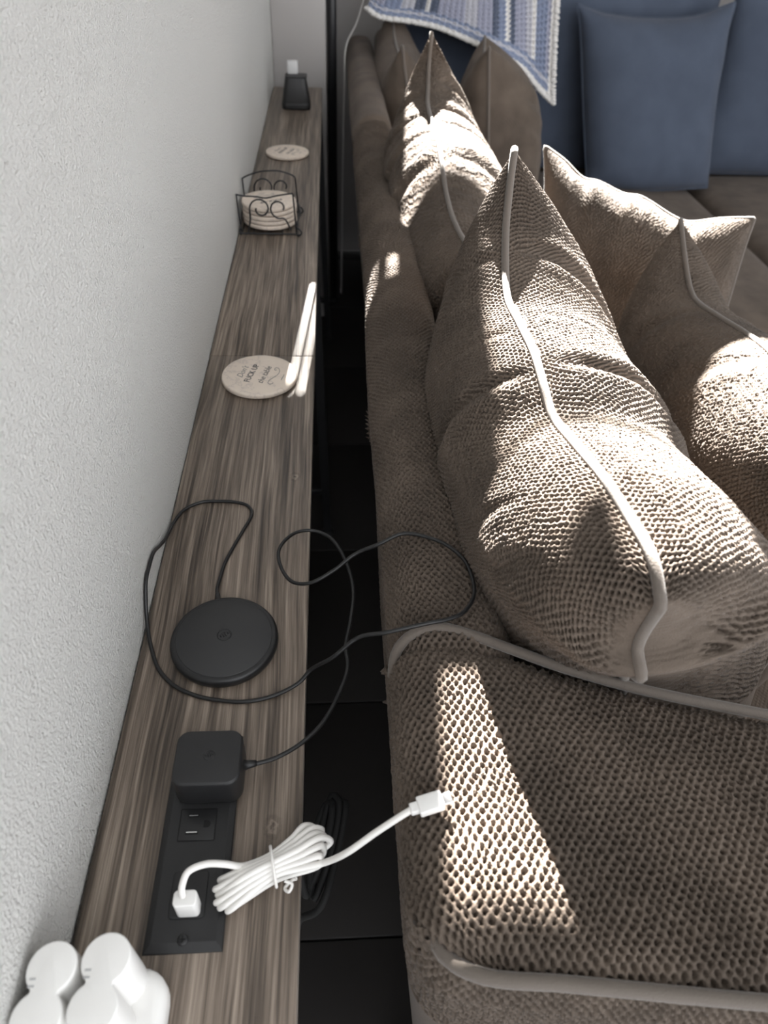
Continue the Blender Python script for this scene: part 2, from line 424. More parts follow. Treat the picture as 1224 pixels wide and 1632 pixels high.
Xg = Xg + w * np.where(d < rc, rc - np.sqrt(np.maximum(rc**2 - (rc - d)**2, 0)), 0)
edge = np.minimum(d, y1[:, None] - Y)
Zg = Zg - np.where(S > face, 1, 0)[:, None] * .010 * np.exp(-(edge / .011)**2) + .004 * vnoise(Xg / .09, Y / .08, 5) * np.clip(edge / .03, 0, 1)
Zg = Zg + .006 * np.sin(np.pi * Tn)[None] * (S > face)[:, None]
V = np.stack([Xg, Y, Zg], -1)
UV = np.stack([np.repeat(S[:, None], len(Tn), 1), Y], -1)
V = displace(V, knit(UV[..., 0], UV[..., 1], 20) * (S > face - .128)[:, None])
local(link('arm', grid_me(V, UV), M_knit), sofa)
# arm side below the piping, facing the near end
xs_ = np.arange(.220, .7015, .0015); zs_ = np.concatenate([np.arange(.853, .74, -.0015), np.linspace(.74, .08, 12)])
Xg, Zg = np.meshgrid(xs_, zs_, indexing='ij')
Xg = Xg + .09 * np.clip(.82 - Zg, 0, 1) * np.clip(1 - (Xg - .22) / .08, 0, 1)
Yg = nearY(Xg) + .003 - .010 * np.clip((.853 - Zg) / .04, 0, 1) + np.where(xs_[:, None] < .2530, .034 - np.sqrt(np.maximum(.034**2 - (.2530 - xs_[:, None])**2, 1e-9)), 0)
UV = np.stack([Xg, Zg * 1.0], -1)
V = displace(np.stack([Xg, Yg, Zg], -1), -knit(Xg, Zg, 33) * (Zg > .742))
local(link('arm_side_panel', grid_me(V, UV), M_knit), sofa)
# the rest of the arm, further along than the photograph looks
xa = np.linspace(.698, 1.16, 70); ta = np.linspace(0, 1, 60)
ya0, ya1 = nearY(xa)[:, None], innY(xa)[:, None]; Ya = ya0 + (ya1 - ya0) * ta[None]
ea = np.minimum(Ya - ya0, ya1 - Ya); Za = ztop - .010 * np.exp(-(ea / .011)**2) + .006 * np.sin(np.pi * ta)[None] - .002
Va = np.stack([np.repeat(xa[:, None], 60, 1), Ya, Za], -1)
local(link('arm', grid_me(Va, Va[..., :2].copy()), M_knitb), sofa)
za = np.linspace(.853, .08, 40); Xa, Zb = np.meshgrid(xa, za, indexing='ij')
Va = np.stack([Xa, nearY(Xa) + .003 - .010 * np.clip((.853 - Zb) / .04, 0, 1) + .001, Zb], -1)
local(link('arm_side_panel', grid_me(Va, np.stack([Xa, Zb], -1)), M_knitb), sofa)
ol = [(.300, float(nearY(.3)) + .03), (.315, float(nearY(.3)) + .012)] + [(x, float(nearY(x)) + .008) for x in (.33, .45, .57, .9, 1.15)] + [(x, float(innY(x)) - .008) for x in (1.15, .9, .6, .5, .42, .36, .325)] + [(.300, .342)]
local(link('arm_body', prism(ol, .30, .846), M_knitb), sofa)
local(link('arm_base', box(.30, 1.14, .135, .33, .07, .31, .01, 2), M_knitb), sofa)
pip = [(.2235, .335, .838), (.226, .348, .851), (.236, .357, .862), (.258, .363, .868), (.283, .358, .866), (.32, .3415, .864), (.36, .3235, .862), (.42, .3015, .861), (.508, .277, .861), (.60, .254, .861), (.9, .19, .86), (1.15, .15, .86)]
local(link('piping', tube(spline(pip, 160), .0043, 10), M_velvet), sofa)
pip = [(.2345, .150, .848), (.240, .130, .850), (.262, .1165, .8545), (.308, .1105, .8555), (.424, .0955, .8555), (.56, .0805, .8555), (.9, .039, .855), (1.15, .008, .855)]
local(link('piping', tube(spline(pip, 120), .0047, 10), M_velvet), sofa)

# back of the long side, in two sections
def back_section(y0, y1, step, seed, disp):
    prof = [(.305, .06), (.262, .40), (.231, .70), (.2215, .80), (.2205, .832), (.231, .853), (.244, .866), (.262, .872), (.285, .873), (.305, .868), (.320, .853), (.328, .832), (.333, .78), (.338, .60)]
    p = spline([(a, 0, b) for a, b in prof], 900)
    Ls = np.concatenate([[0], np.cumsum(np.linalg.norm(np.diff(p, axis=0), axis=1))])
    s = np.concatenate([np.linspace(0, .66, 14, endpoint=False), np.arange(.66, .96, .00125 if disp else step), np.linspace(.96, Ls[-1], 8)]); s = s[s <= Ls[-1]]
    px_, pz_ = np.interp(s, Ls, p[:, 0]), np.interp(s, Ls, p[:, 2])
    yy = np.arange(y0, y1, step) if not disp else np.concatenate([np.arange(y0, 1.05, .0012), np.arange(1.05, y1, .0023)])
    X = px_[:, None] + .010 * np.clip((yy - .5) / .7, 0, 1)[None] * np.clip(1 - (px_ - .225) / .1, 0, 1)[:, None]
    e = np.minimum(yy - y0, y1 - yy)
    Z = pz_[:, None] - (.010 * np.exp(-(e / .012)**2))[None] * (pz_ > .80)[:, None] + .004 * vnoise(px_[:, None] / .07, yy[None] / .12, seed) * (pz_ > .8)[:, None]
    X = X + .003 * vnoise(pz_[:, None] / .1, yy[None] / .15, seed + 9)
    V = np.stack([X, np.repeat(yy[None], len(s), 0), Z], -1)
    UV = np.stack([np.repeat(s[:, None], len(yy), 1), V[..., 1]], -1)
    if disp:
        mask = ((s > .665) & (s < .955))[:, None]
        V = displace(V, knit(UV[..., 0], UV[..., 1], seed) * mask * -1.0 * -1)
    return grid_me(V, UV)
local(link('backrest', back_section(.335, 1.885, .0016, 40, True), M_knit), sofa)
local(link('backrest', back_section(1.887, 2.96, .008, 55, False), M_knitb), sofa)
# far side
local(link('far_backrest', box(.34, 2.6, 2.96, 3.14, .06, .87, .035, 5), M_knitb), sofa)
local(link('base', box(.30, 1.50, .32, 2.95, .07, .30, .02, 3), M_knitb), sofa)
local(link('base', box(1.505, 2.6, 2.02, 2.95, .07, .30, .02, 3), M_knitb), sofa)
for x, y in ((.28, .2), (1.1, .12), (1.44, 2.85), (2.5, 2.1), (2.5, 2.9), (.34, 2.85), (1.40, .5)):
    local(link('sofa_foot', lathe([(.02, 0), (.026, .075)], 16, (x, y, 0)), M_blackmetal), sofa)

def seat_cushion(x0, x1, y0, y1, z0, z1, label):
    n, m = 60, 60
    U, Vv = np.meshgrid(np.linspace(0, 2 * np.pi, 4 * n, endpoint=False), np.linspace(-1, 1, m), indexing='ij')
    # superellipsoid
    sp = lambda a, p: np.sign(a) * np.abs(a)**p
    lat = Vv * np.pi / 2
    X = (x0 + x1) / 2 + (x1 - x0) / 2 * sp(np.cos(lat), .28) * sp(np.cos(U), .12)
    Y = (y0 + y1) / 2 + (y1 - y0) / 2 * sp(np.cos(lat), .28) * sp(np.sin(U), .12)
    Z = (z0 + z1) / 2 + (z1 - z0) / 2 * sp(np.sin(lat), .42)
    Z = Z + (Vv > .2) * .006 * vnoise(X / .2, Y / .2, int(x0 * 100))
    V = np.stack([X, Y, Z], -1); UV = np.stack([X, Y], -1)
    r = thing('seat_cushion', label, 'cushion', ((x0 + x1) / 2, (y0 + y1) / 2, z0))
    local(link('cushion_body', grid_me(V, UV, True), M_knitb), r)
    zc = (z0 + z1) / 2 + .03
    loop = [(x, y, zc) for x, y in rrect((x0 + x1) / 2, (y0 + y1) / 2, x1 - x0 - .004, y1 - y0 - .004, .06)]
    local(link('piping', tube(loop, .004, 8, True), M_velvet), r)
seat_cushion(.345, 1.535, .37, 1.62, .295, .465, 'deep seat cushion in front of the arm, under the two upright knit pillows')
seat_cushion(.345, 1.545, 1.625, 2.93, .295, .465, 'square corner seat cushion below the crocheted blanket')
seat_cushion(1.552, 2.50, 2.03, 2.93, .295, .465, 'far seat cushion across the seam from the corner seat, beneath the far right back cushion')

# ------------------------------------------------------------------ pillows and back cushions
def coons(top, bot, lef, rig, s, t):
    f = lambda c, q: np.stack([np.interp(q, np.linspace(0, 1, len(c)), c[:, k]) for k in range(3)], -1)
    Tp, Bt = f(top, s)[:, None], f(bot, s)[:, None]; Lf, Rg = f(lef, t)[None], f(rig, t)[None]
    s_, t_ = s[:, None, None], t[None, :, None]
    return (1 - t_) * Tp + t_ * Bt + (1 - s_) * Lf + s_ * Rg - ((1 - s_) * (1 - t_) * top[0] + s_ * (1 - t_) * top[-1] + (1 - s_) * t_ * bot[0] + s_ * t_ * bot[-1])
def resample(pts, n=240):
    c = spline(pts, n * 3); L = np.concatenate([[0], np.cumsum(np.linalg.norm(np.diff(c, axis=0), axis=1))])
    q = np.linspace(0, L[-1], n); return np.stack([np.interp(q, L, c[:, k]) for k in range(3)], -1)
def fold_field(s, t, folds):
    h = np.zeros(np.broadcast(s, t).shape)
    for (s0, t0, s1, t1, wd, dp) in folds:
        dx, dy = s1 - s0, t1 - t0; L2 = dx * dx + dy * dy
        k = ((s - s0) * dx + (t - t0) * dy) / L2; kc = np.clip(k, 0, 1)
        dist = np.hypot(s - s0 - kc * dx, t - t0 - kc * dy)
        wloc = wd * (.55 + .6 * kc); dp = dp * (np.clip(kc / .35, 0, 1) if t0 > .015 else 1)
        h += -dp * np.exp(-(dist / wloc)**2) * (1 - kc)**.6 + .45 * dp * np.exp(-((dist - 2.0 * wloc) / (1.2 * wloc))**2) * (1 - kc)**.8
    return h
def pillow(name, label, cat, top, bot, lef, rig, n, Tp, Tn, step, disp, folds=((), ()), seed=0, q=.52, mat=None, group=None, pr=.004, tdense=.62, wr=.003, pa=3.6, ps=None, press=False):
    top, bot, lef, rig = resample(top), resample(bot), resample(lef), resample(rig)
    n = np.array(n, float); n /= np.linalg.norm(n)
    Lt = np.linalg.norm(np.diff(top, axis=0), axis=1).sum(); Ht = np.linalg.norm(np.diff(lef, axis=0), axis=1).sum()
    xq = np.linspace(0, 1, max(24, int(Lt * 1.1 / step))); s = .75 * xq + .25 * (.5 - .5 * np.cos(np.pi * xq))
    tf = np.linspace(0, 1, 600); pf_ = np.maximum(1 - np.abs(2 * tf - 1)**pa, 0)**q
    arc = np.concatenate([[0], np.cumsum(np.hypot(np.diff(tf) * Ht, np.diff(pf_) * max(Tp, Tn) * .95))])
    Ld = np.interp(tdense, tf, arc)
    t1 = np.interp(np.linspace(0, Ld, max(24, int(Ld / step))), arc, tf)
    t = np.concatenate([t1, np.linspace(tdense, 1, 24)[1:]])
    mid = coons(top, bot, lef, rig, s, t)
    S_, T_ = s[:, None], t[None]
    sides = []
    for sg, T, fl in ((1, Tp, folds[0]), (-1, Tn, folds[1])):
        pe = pa if ps is None else ps[0 if sg > 0 else 1]
        prof = ((1 - np.abs(2 * S_ - 1)**(np.where(S_ > .5, pe, pa))) * (1 - np.abs(2 * T_ - 1)**pa))
        prof = np.maximum(prof, 0)**q
        off = T * prof + fold_field(S_, T_, fl) * np.minimum(1, prof * 5) + wr * vnoise(S_ * 9 + 3, T_ * 7 + 3, seed + sg + 5) * np.minimum(1, prof * 3)
        W3 = mid + n * sg * off[..., None]
        if press:                             # the face gives way where it leans on the sofa back
            lim = np.interp(W3[..., 2], [.46, .60, .78, .832, .853, .868, .876, .90], [.340, .338, .333, .328, .320, .305, .280, .20]) - .003
            W3[..., 0] = np.maximum(W3[..., 0], lim)
        sides.append(W3)
    V = np.concatenate([sides[0][:, ::-1], sides[1][:, 1:]], 1)
    tt = np.concatenate([-t[::-1], t[1:]])
    dv_ = np.concatenate([np.zeros((len(s), 1)), np.cumsum(np.linalg.norm(np.diff(V, axis=1), axis=2), 1)], 1); dv_ -= dv_[:, len(t) - 1:len(t)]
    du_ = np.concatenate([np.zeros((1, len(tt))), np.cumsum(np.linalg.norm(np.diff(V, axis=0), axis=2), 0)], 0); du_ -= du_[len(s) // 2][None]
    UV = np.stack([du_, dv_], -1)
    if disp:
        mask = (np.abs(tt) < tdense * .98)[None] * np.clip(np.minimum(S_, 1 - S_) / .012, 0, 1)
        du, dv = np.gradient(V, axis=0), np.gradient(V, axis=1)
        N = np.cross(du, dv); N /= np.maximum(np.linalg.norm(N, axis=2, keepdims=True), 1e-12)
        outw = np.sign(np.median((N * n)[:, :len(t) // 2].sum(-1))) or 1
        V = V + N * outw * (.85 * knit(UV[..., 0] * 1.1, UV[..., 1] * 1.1, seed) * mask)[..., None]
    base = (bot[0] + bot[-1]) / 2
    r = thing(name, label, cat, tuple(base), group)
    local(link('cushion_cover', grid_me(V, UV), mat or (M_knit if disp else M_knitb)), r)
    loop = np.concatenate([top[:-1], rig[:-1], bot[::-1][:-1], lef[::-1][:-1]])
    local(link('piping', tube(loop[::2], pr, 8, True), M_velvet if mat is None else mat), r)
    return r

# big back cushion nearest the arm
A = (.385, .862, 1.095); B = (.378, .272, 1.002)
pillow('back_cushion', 'big knit back cushion with kinked piping, standing against the piped arm', 'cushion',
       [A, (.3795, .835, 1.066), (.372, .790, 1.028), (.365, .713, .992), (.365, .645, .994), (.365, .583, .998), (.366, .54, .990), (.368, .505, .981), (.370, .44, .996), (.372, .387, 1.009), (.375, .34, 1.014), (.377, .298, 1.016), B],
       [(.50, .86, .468), (.50, .33, .468)],
       [A, (.388, .868, 1.02), (.43, .875, .75), (.50, .86, .468)],
       [B, (.381, .281, .962), (.382, .280, .945), (.385, .268, .931), (.402, .310, .874), (.46, .325, .65), (.50, .33, .468)],
       (1, 0, .12), .165, .106, .0013, True, ps=(9, 4.5), tdense=.5, press=True,
       folds=([(.19, .0, .32, .50, .022, .011), (.52, .0, .50, .50, .022, .012), (.36, .0, .42, .30, .016, .003), (.92, .02, .80, .30, .02, .004), (.08, .05, .16, .45, .02, .008)],
              [(.54, .0, .49, .24, .020, .009), (.20, .0, .16, .16, .020, .005), (.42, .0, .36, .14, .015, .003), (.80, .04, .70, .2, .015, .004), (.90, .06, .78, .2, .015, .005)]),
       seed=100, pr=.0043)
A = (.378, 1.672, 1.08); B = (.385, .935, .945)
pillow('back_cushion', 'sunlit knit back cushion with deep slanting creases, next past the big cushion by the arm', 'cushion',
       [A, (.377, 1.672, 1.03), (.374, 1.635, .990), (.370, 1.585, .972), (.370, 1.48, .962), (.370, 1.40, .958), (.371, 1.33, .940), (.372, 1.25, .915), (.374, 1.15, .905), (.38, 1.02, .915), B],
       [(.50, 1.65, .468), (.50, .95, .468)],
       [A, (.384, 1.69, 1.0), (.43, 1.69, .75), (.50, 1.65, .468)],
       [B, (.39, .93, .88), (.43, .93, .7), (.50, .95, .468)],
       (1, 0, .1), .15, .115, .0024, True, tdense=.5, press=True,
       folds=([(.10, .0, .16, .40, .020, .012), (.20, .0, .28, .46, .022, .016), (.30, .0, .38, .36, .02, .010), (.48, .0, .52, .34, .03, .010)],
              [(.14, .0, .18, .26, .02, .009), (.24, .0, .30, .30, .022, .011), (.36, .0, .44, .30, .022, .010), (.50, .0, .58, .30, .03, .009)]),
       seed=130, q=.52)
A = (.372, 2.72, .99); B = (.364, 2.17, .972)
pillow('back_cushion', 'shaded back cushion with a small peaked corner showing behind the sunlit cushion', 'cushion',
       [A, (.374, 2.62, .93), (.376, 2.45, .91), (.372, 2.25, .92), B],
       [(.50, 2.72, .468), (.50, 2.10, .468)],
       [A, (.39, 2.73, .9), (.43, 2.73, .75), (.50, 2.72, .468)],
       [B, (.372, 2.16, .92), (.40, 2.10, .80), (.50, 2.10, .468)],
       (1, 0, .1), .10, .10, .007, False, seed=150, press=True)
# throw pillow leaning towards the camera side
A = (.600, 1.505, .922); B = (.955, 1.290, .868)
pillow('throw_pillow', 'knit throw pillow with wavy top edge and a pointed ear, leaning behind the big cushion', 'pillow',
       [A, (.635, 1.480, .905), (.672, 1.455, .880), (.700, 1.440, .878), (.745, 1.41, .866), (.775, 1.395, .866), (.835, 1.355, .843), (.860, 1.34, .840), (.905, 1.315, .856), B],
       [(.62, 1.34, .468), (.93, 1.19, .468)],
       [A, (.606, 1.47, .86), (.615, 1.41, .68), (.62, 1.34, .468)],
       [B, (.945, 1.27, .82), (.935, 1.23, .68), (.93, 1.19, .468)],
       (-.45, -.76, .42), .10, .09, .0020, True,
       folds=([(.26, .0, .22, .24, .035, .006), (.52, .0, .48, .2, .03, .004), (.78, .0, .72, .24, .035, .006)], ()), seed=170, q=.52)
A = (.732, 1.118, .926); B = (.70, .50, .93)
pillow('throw_pillow', 'upright knit throw pillow with a peaked corner, in front of the big cushion', 'pillow',
       [A, (.729, 1.075, .900), (.727, 1.02, .868), (.727, .985, .857), (.724, .90, .872), (.720, .82, .890), (.715, .75, .903), (.707, .64, .905), (.70, .56, .91), B],
       [(.76, 1.10, .468), (.74, .52, .468)],
       [A, (.733, 1.115, .86), (.745, 1.11, .7), (.76, 1.10, .468)],
       [B, (.71, .505, .86), (.725, .51, .7), (.74, .52, .468)],
       (1, 0, .05), .11, .115, .0020, True, tdense=.55,
       folds=([(.30, .0, .30, .3, .03, .008), (.55, .0, .5, .3, .03, .007)], [(.30, .0, .26, .24, .03, .006), (.62, .0, .5, .22, .03, .005)]), seed=190, q=.52)
A = (.648, 2.555, .940); B = (.600, 2.215, .968)
pillow('throw_pillow', 'shaded throw pillow in the sofa corner under the hanging blanket', 'pillow',
       [A, (.640, 2.50, .915), (.625, 2.40, .90), (.61, 2.30, .92), B],
       [(.69, 2.54, .468), (.66, 2.20, .468)],
       [A, (.658, 2.56, .85), (.672, 2.555, .7), (.69, 2.54, .468)],
       [B, (.605, 2.195, .90), (.62, 2.17, .75), (.66, 2.20, .468)],
       (1, -.1, .05), .17, .08, .006, False, seed=210, folds=([(.98, .2, .6, .3, .05, .012), (.98, .35, .6, .42, .05, .010)], ()))
# far side: pillow facing the camera and back cushions
A = (.995, 2.83, .995); B = (1.530, 2.83, 1.018)
pillow('throw_pillow', 'square slate-blue throw pillow standing upright on the corner seat, facing the room', 'pillow',
       [A, (1.035, 2.83, .985), (1.10, 2.825, .972), (1.25, 2.82, .965), (1.40, 2.825, .975), (1.48, 2.83, 1.0), B],
       [(1.115, 2.69, .468), (1.30, 2.67, .462), (1.575, 2.70, .468)],
       [A, (1.015, 2.81, .93), (1.06, 2.76, .72), (1.115, 2.69, .468)],
       [B, (1.525, 2.81, .93), (1.535, 2.76, .72), (1.575, 2.70, .468)],
       (.02, -.96, .25), .10, .03, .006, False, seed=230, mat=M_dark_fab)
def far_cushion(x0, x1, z, label, seed, y=2.90, T=.10):
    A, B = (x0, y, z + .02), (x1, y, z + .03)
    pillow('back_cushion', label, 'cushion', [A, (x0 + .08, y, z), ((x0 + x1) / 2, y, z - .01), (x1 - .08, y, z + .005), B],
           [(x0, y - .03, .468), (x1, y - .03, .468)], [A, (x0 + .01, y, .75), (x0, y - .03, .468)], [B, (x1 - .01, y, .75), (x1, y - .03, .468)],
           (0, -1, .12), T, 2.962 - y, .007, False, seed=seed, mat=M_dark_fab)
far_cushion(.88, 1.52, 1.03, 'slate back cushion mostly hidden behind the square slate-blue pillow', 250, 2.93, .045)
far_cushion(1.56, 2.25, 1.05, 'far slate back cushion beside the square slate-blue pillow', 260, 2.90)
far_cushion(.40, .87, 1.06, 'corner back cushion that the crocheted blanket hangs over', 270, 2.88)

# ------------------------------------------------------------------ crocheted blanket
bl = thing('crocheted_blanket', 'blue and white crocheted blanket with scalloped edging draped over the sofa corner', 'blanket', (.6, 2.7, .87))
hem = resample([(.290, 2.66, .985), (.318, 2.63, .968), (.350, 2.62, .962), (.43, 2.62, .956), (.51, 2.62, .945), (.585, 2.61, .925), (.66, 2.60, .900), (.787, 2.60, .845), (.86, 2.60, .785), (.908, 2.60, .752)], 300)
crest = resample([(.36, 2.80, 1.10), (.5, 2.79, 1.105), (.7, 2.79, 1.10), (.84, 2.79, 1.095), (.905, 2.79, 1.10)], 300)
tail = resample([(.36, 2.97, .99), (.6, 2.97, .99), (.905, 2.97, .99)], 300)
rightmid = np.array([.872, 2.66, .93])
na, nb = 320, 190
aa = np.linspace(0, 1, na); bb = np.linspace(0, 1, nb)
f = lambda c: np.stack([np.interp(aa, np.linspace(0, 1, len(c)), c[:, k]) for k in range(3)], -1)
H_, Cr, Tl = f(hem), f(crest), f(tail)
V = np.zeros((na, nb, 3))
mids = .5 * (H_ + Cr) + np.array([0, -.03, .012]); mids[:, 0] -= .022 * aa**6
for j, b in enumerate(bb):
    if b < .72:
        k = b / .72; V[:, j] = (1 - k)**2 * H_ + 2 * k * (1 - k) * mids + k * k * Cr
    else:
        k = (b - .72) / .28; V[:, j] = (1 - k)**2 * Cr + 2 * k * (1 - k) * (.5 * (Cr + Tl) + np.array([0, .03, .05])) + k * k * Tl
Aa, Bb = aa[:, None], bb[None]
V[..., 1] += .012 * np.sin(Aa * 9 + Bb * 2) * (1 - Bb) - .02 * np.exp(-((Aa - .62) / .1)**2) * (1 - Bb)
U_, W_ = Aa * .66, Bb * .42
rel = .012 * np.abs(np.sin(np.pi * U_ / .018)) * (.5 + .5 * np.sin(np.pi * 2 * W_ / .015 + np.pi * np.floor(U_ / .018)))
edgeb = np.exp(-((Bb - .07) / .05)**2)
rel = rel * (1 - .6 * edgeb) + edgeb * .004 * np.abs(np.sin(np.pi * W_ / .012)) * (.6 + .4 * np.sin(2 * np.pi * U_ / .009))
V = displace(V, rel)
UV = np.stack([np.repeat(Aa, nb, 1), np.repeat(Bb, na, 0)], -1)
M_bl = new_mat('blanket_yarn', (.2, .25, .4), .9, Sheen_Weight=.4)
tc = nd(M_bl, 'ShaderNodeTexCoord'); sx = nd(M_bl, 'ShaderNodeSeparateXYZ'); lk(M_bl, tc.outputs['UV'], sx.inputs[0])
WH, NV, BL, LV, GR = (.74, .72, .70), (.09, .11, .165), (.22, .26, .37), (.34, .35, .44), (.48, .48, .53)
c1 = ramp(M_bl, sx.outputs[0], [(0, LV), (.08, BL), (.16, GR), (.22, NV), (.27, WH), (.29, NV), (.33, LV), (.46, GR), (.52, LV), (.60, NV), (.63, BL), (.67, WH), (.695, NV), (.73, LV), (.80, GR), (.84, WH), (.87, BL), (.94, LV)], 'CONSTANT')
c2 = ramp(M_bl, sx.outputs[1], [(0, WH), (.035, BL), (.075, GR), (.10, BL), (.14, WH)], 'CONSTANT')
mx = nd(M_bl, 'ShaderNodeMix', data_type='RGBA'); lk(M_bl, mth(M_bl, 'GREATER_THAN', sx.outputs[1], .13), mx.inputs['Factor'])
lk(M_bl, c2, mx.inputs['A']); lk(M_bl, c1, mx.inputs['B'])
mx2 = nd(M_bl, 'ShaderNodeMix', data_type='RGBA'); lk(M_bl, mth(M_bl, 'GREATER_THAN', sx.outputs[0], .965), mx2.inputs['Factor'])
lk(M_bl, mx.outputs['Result'], mx2.inputs['A']); mx2.inputs['B'].default_value = (*WH, 1)
lk(M_bl, mx2.outputs['Result'], bsdf(M_bl).inputs['Base Color'])
lk(M_bl, add_bump(M_bl, noise(M_bl, tc.outputs['Object'], 500, 2), .5, .002), bsdf(M_bl).inputs['Normal'])
body = local(link('blanket_body', grid_me(V, UV), M_bl), bl)
sol = body.modifiers.new('thickness', 'SOLIDIFY'); sol.thickness = .006; sol.offset = -1
def scallops(path, sp, r):
    L = np.concatenate([[0], np.cumsum(np.linalg.norm(np.diff(path, axis=0), axis=1))])
    out = []
    for q in np.arange(0, L[-1], sp):
        c = [np.interp(q, L, path[:, k]) for k in range(3)]
        prof = [(r * math.cos(t), .55 * r * math.sin(t)) for t in np.linspace(-1.4, 1.4, 7)]
        out.append(lathe(prof, 10, c))
    return join_me(out)
local(link('scalloped_edging', scallops(V[:, 0], .013, .0100), M_yarn_w), bl)
local(link('scalloped_edging', scallops(V[-1, :139], .013, .0100), M_yarn_w), bl)

# ------------------------------------------------------------------ floor lamp and pale cord at the far end
lp = thing('floor_lamp', 'slim black floor lamp post standing past the far end of the console table', 'lamp', (.1815, 2.70, 0))
local(link('lamp_base', lathe([(.020, 0), (.020, .012), (.018, .015)], 24, (.1815, 2.70, 0)), M_blackmetal), lp)
local(link('pole', lathe([(.0155, .012), (.0155, 1.80)], 20, (.1815, 2.70, 0)), M_blackmetal), lp)
local(link('lamp_head', lathe([(.018, 1.80), (.03, 1.83), (.042, 1.90), (.040, 1.90), (.012, 1.84)], 24, (.1815, 2.70, 0)), M_blackmetal), lp)
tag(link('lamp_cord', tube(spline([(.335, 3.19, 1.45), (.33, 3.05, 1.2), (.30, 2.90, 1.02), (.265, 2.80, .93), (.228, 2.74, .87), (.222, 2.72, .78), (.215, 2.72, .4), (.21, 2.74, .02), (.208, 2.80, .003)], 120), .0026, 8), M_cable),
    'thin pale cord hanging over the back of the sofa near the blanket', 'cord')

# ------------------------------------------------------------------ coasters and wire holder
def text_mesh(s, size, shear=0, bold=0):
    cu = bpy.data.curves.new('t', 'FONT'); cu.body = s; cu.size = size; cu.shear = shear; cu.offset = bold
    cu.align_x = 'CENTER'; cu.align_y = 'CENTER'; cu.extrude = .00008; cu.resolution_u = 3
    ob = bpy.data.objects.new('t', cu); C.objects.link(ob)
    dg = bpy.context.evaluated_depsgraph_get()
    me = bpy.data.meshes.new_from_object(ob.evaluated_get(dg)); bpy.data.objects.remove(ob); bpy.data.curves.remove(cu)
    return me
RC, TC = .0510, .0068
co_me = lathe([(RC - .0012, 0), (RC, .0008), (RC, TC - .0018), (RC - .0006, TC - .0005), (RC - .0022, TC)], 64)
cork_me = lathe([(RC - .002, -.0012), (RC - .002, .0002)], 40)
M_cork = new_mat('cork', (.12, .075, .045), .9)
t1, t2, t3 = text_mesh("Don't", .0125, .35), text_mesh("FUCK UP", .0112, 0, .0002), text_mesh("the table", .0122, .35)
sw = [(-.017, -.003, 0), (-.021, -.001, 0), (-.020, .003, 0), (-.014, .004, 0), (-.006, .001, 0), (.004, -.003, 0), (.013, -.003, 0), (.020, .001, 0), (.019, .005, 0), (.014, .004, 0), (.015, .0015, 0)]
sw_me = tube(spline(sw, 70), .00042, 6); mk_me = box(-.007, .007, -.0005, .0005, -.0001, .0001)
def coaster(loc, rot, label, group=None, letters=True):
    r = thing('coaster', label, 'coaster', loc, group); r.rotation_euler.z = rot
    d = link('disc', co_me, M_coaster, r); d.location.z = .0012
    k = link('cork_backing', cork_me, M_cork, r); k.location.z = .0012
    if letters:
        for me, (x, y), m in ((t1, (0, .0235), M_ink_soft), (t2, (0, .0105), M_ink), (t3, (0, -.0075), M_ink), (sw_me, (.001, -.0215), M_ink_soft), (mk_me, (0, -.0330), M_ink_soft)):
            o = link('lettering', me, m, r); o.location = (x, y, .0012 + TC + .0001)
    return r
RT = math.radians(76)
coaster((.0762, .8470, ZT), RT, 'cream round coaster with legible black lettering, lying beside the board seam')
coaster((.0722, 1.8350, ZT), math.radians(70), 'cream round coaster lying between the wire holder and the small black device')
HX, HY = .0575, 1.402
zst = ZT + .006
for k in range(5):
    coaster((HX + random.uniform(-.002, .002), HY + random.uniform(-.002, .002), zst + k * .0081), math.radians(60 + 37 * k),
            'cream round coaster, %s in the wire holder' % ('bottom one of the stack', 'second from the bottom of the stack', 'middle one of the stack', 'second from the top of the stack', 'top one of the stack')[k],
            'coasters stacked in the wire holder', k == 4)
hd = thing('coaster_holder', 'black scrolled wire holder full of stacked coasters on the console table', 'coaster holder', (HX, HY, ZT))
rw = .0015
def wire(name, pts, n=80, closed=False, r=rw):
    return local(link(name, tube(spline(pts, n, closed), r, 8, closed), M_blackmetal), hd)
YF, YB = 1.346, 1.458; xl, xr = .0045, .1105
def spiral(cx, cz, r0, r1, a0, a1, y, n=14):
    return [(cx + (r0 + (r1 - r0) * i / n) * math.cos(math.radians(a0 + (a1 - a0) * i / n)), y, cz + (r0 + (r1 - r0) * i / n) * math.sin(math.radians(a0 + (a1 - a0) * i / n))) for i in range(n + 1)]
for y, nm in ((YF, 'front'), (YB, 'rear')):
    sag = -1 if y == YF else 1
    top = .880 if y == YF else .872
    wire('upright_wire', [(xl + .004, y, ZT + .003), (xl + .001, y, .84), (xl, y, top - .006)], 20)
    wire('upright_wire', [(xr - .000, y, ZT + .003), (xr - .002, y, .84), (xr - .004, y, top - .004)], 20)
    wire('top_wire', [(xl, y, top - .007), (xl + .012, y, top - .005 + sag * .004), (xl + .035, y, top + sag * .008 - .002), (HX, y, top + sag * .010 - .002), (xr - .035, y, top + sag * .008), (xr - .012, y, top + sag * .003 - .001), (xr - .004, y, top - .003)], 60)
    wire('base_wire', [(xl + .004, y, ZT + .003), (HX, y, ZT + .003), (xr, y, ZT + .003)], 20)
    cz = .848
    wire('scroll', [(.020, y, ZT + .003), (.026, y, .83)] + spiral(.046, cz, .0195, .008, 170, -190, y) , 120)
    wire('scroll', [(.100, y, ZT + .010), (.092, y, .828)] + spiral(.080, cz + .002, .019, .008, 290, -20, y)[::1], 120)
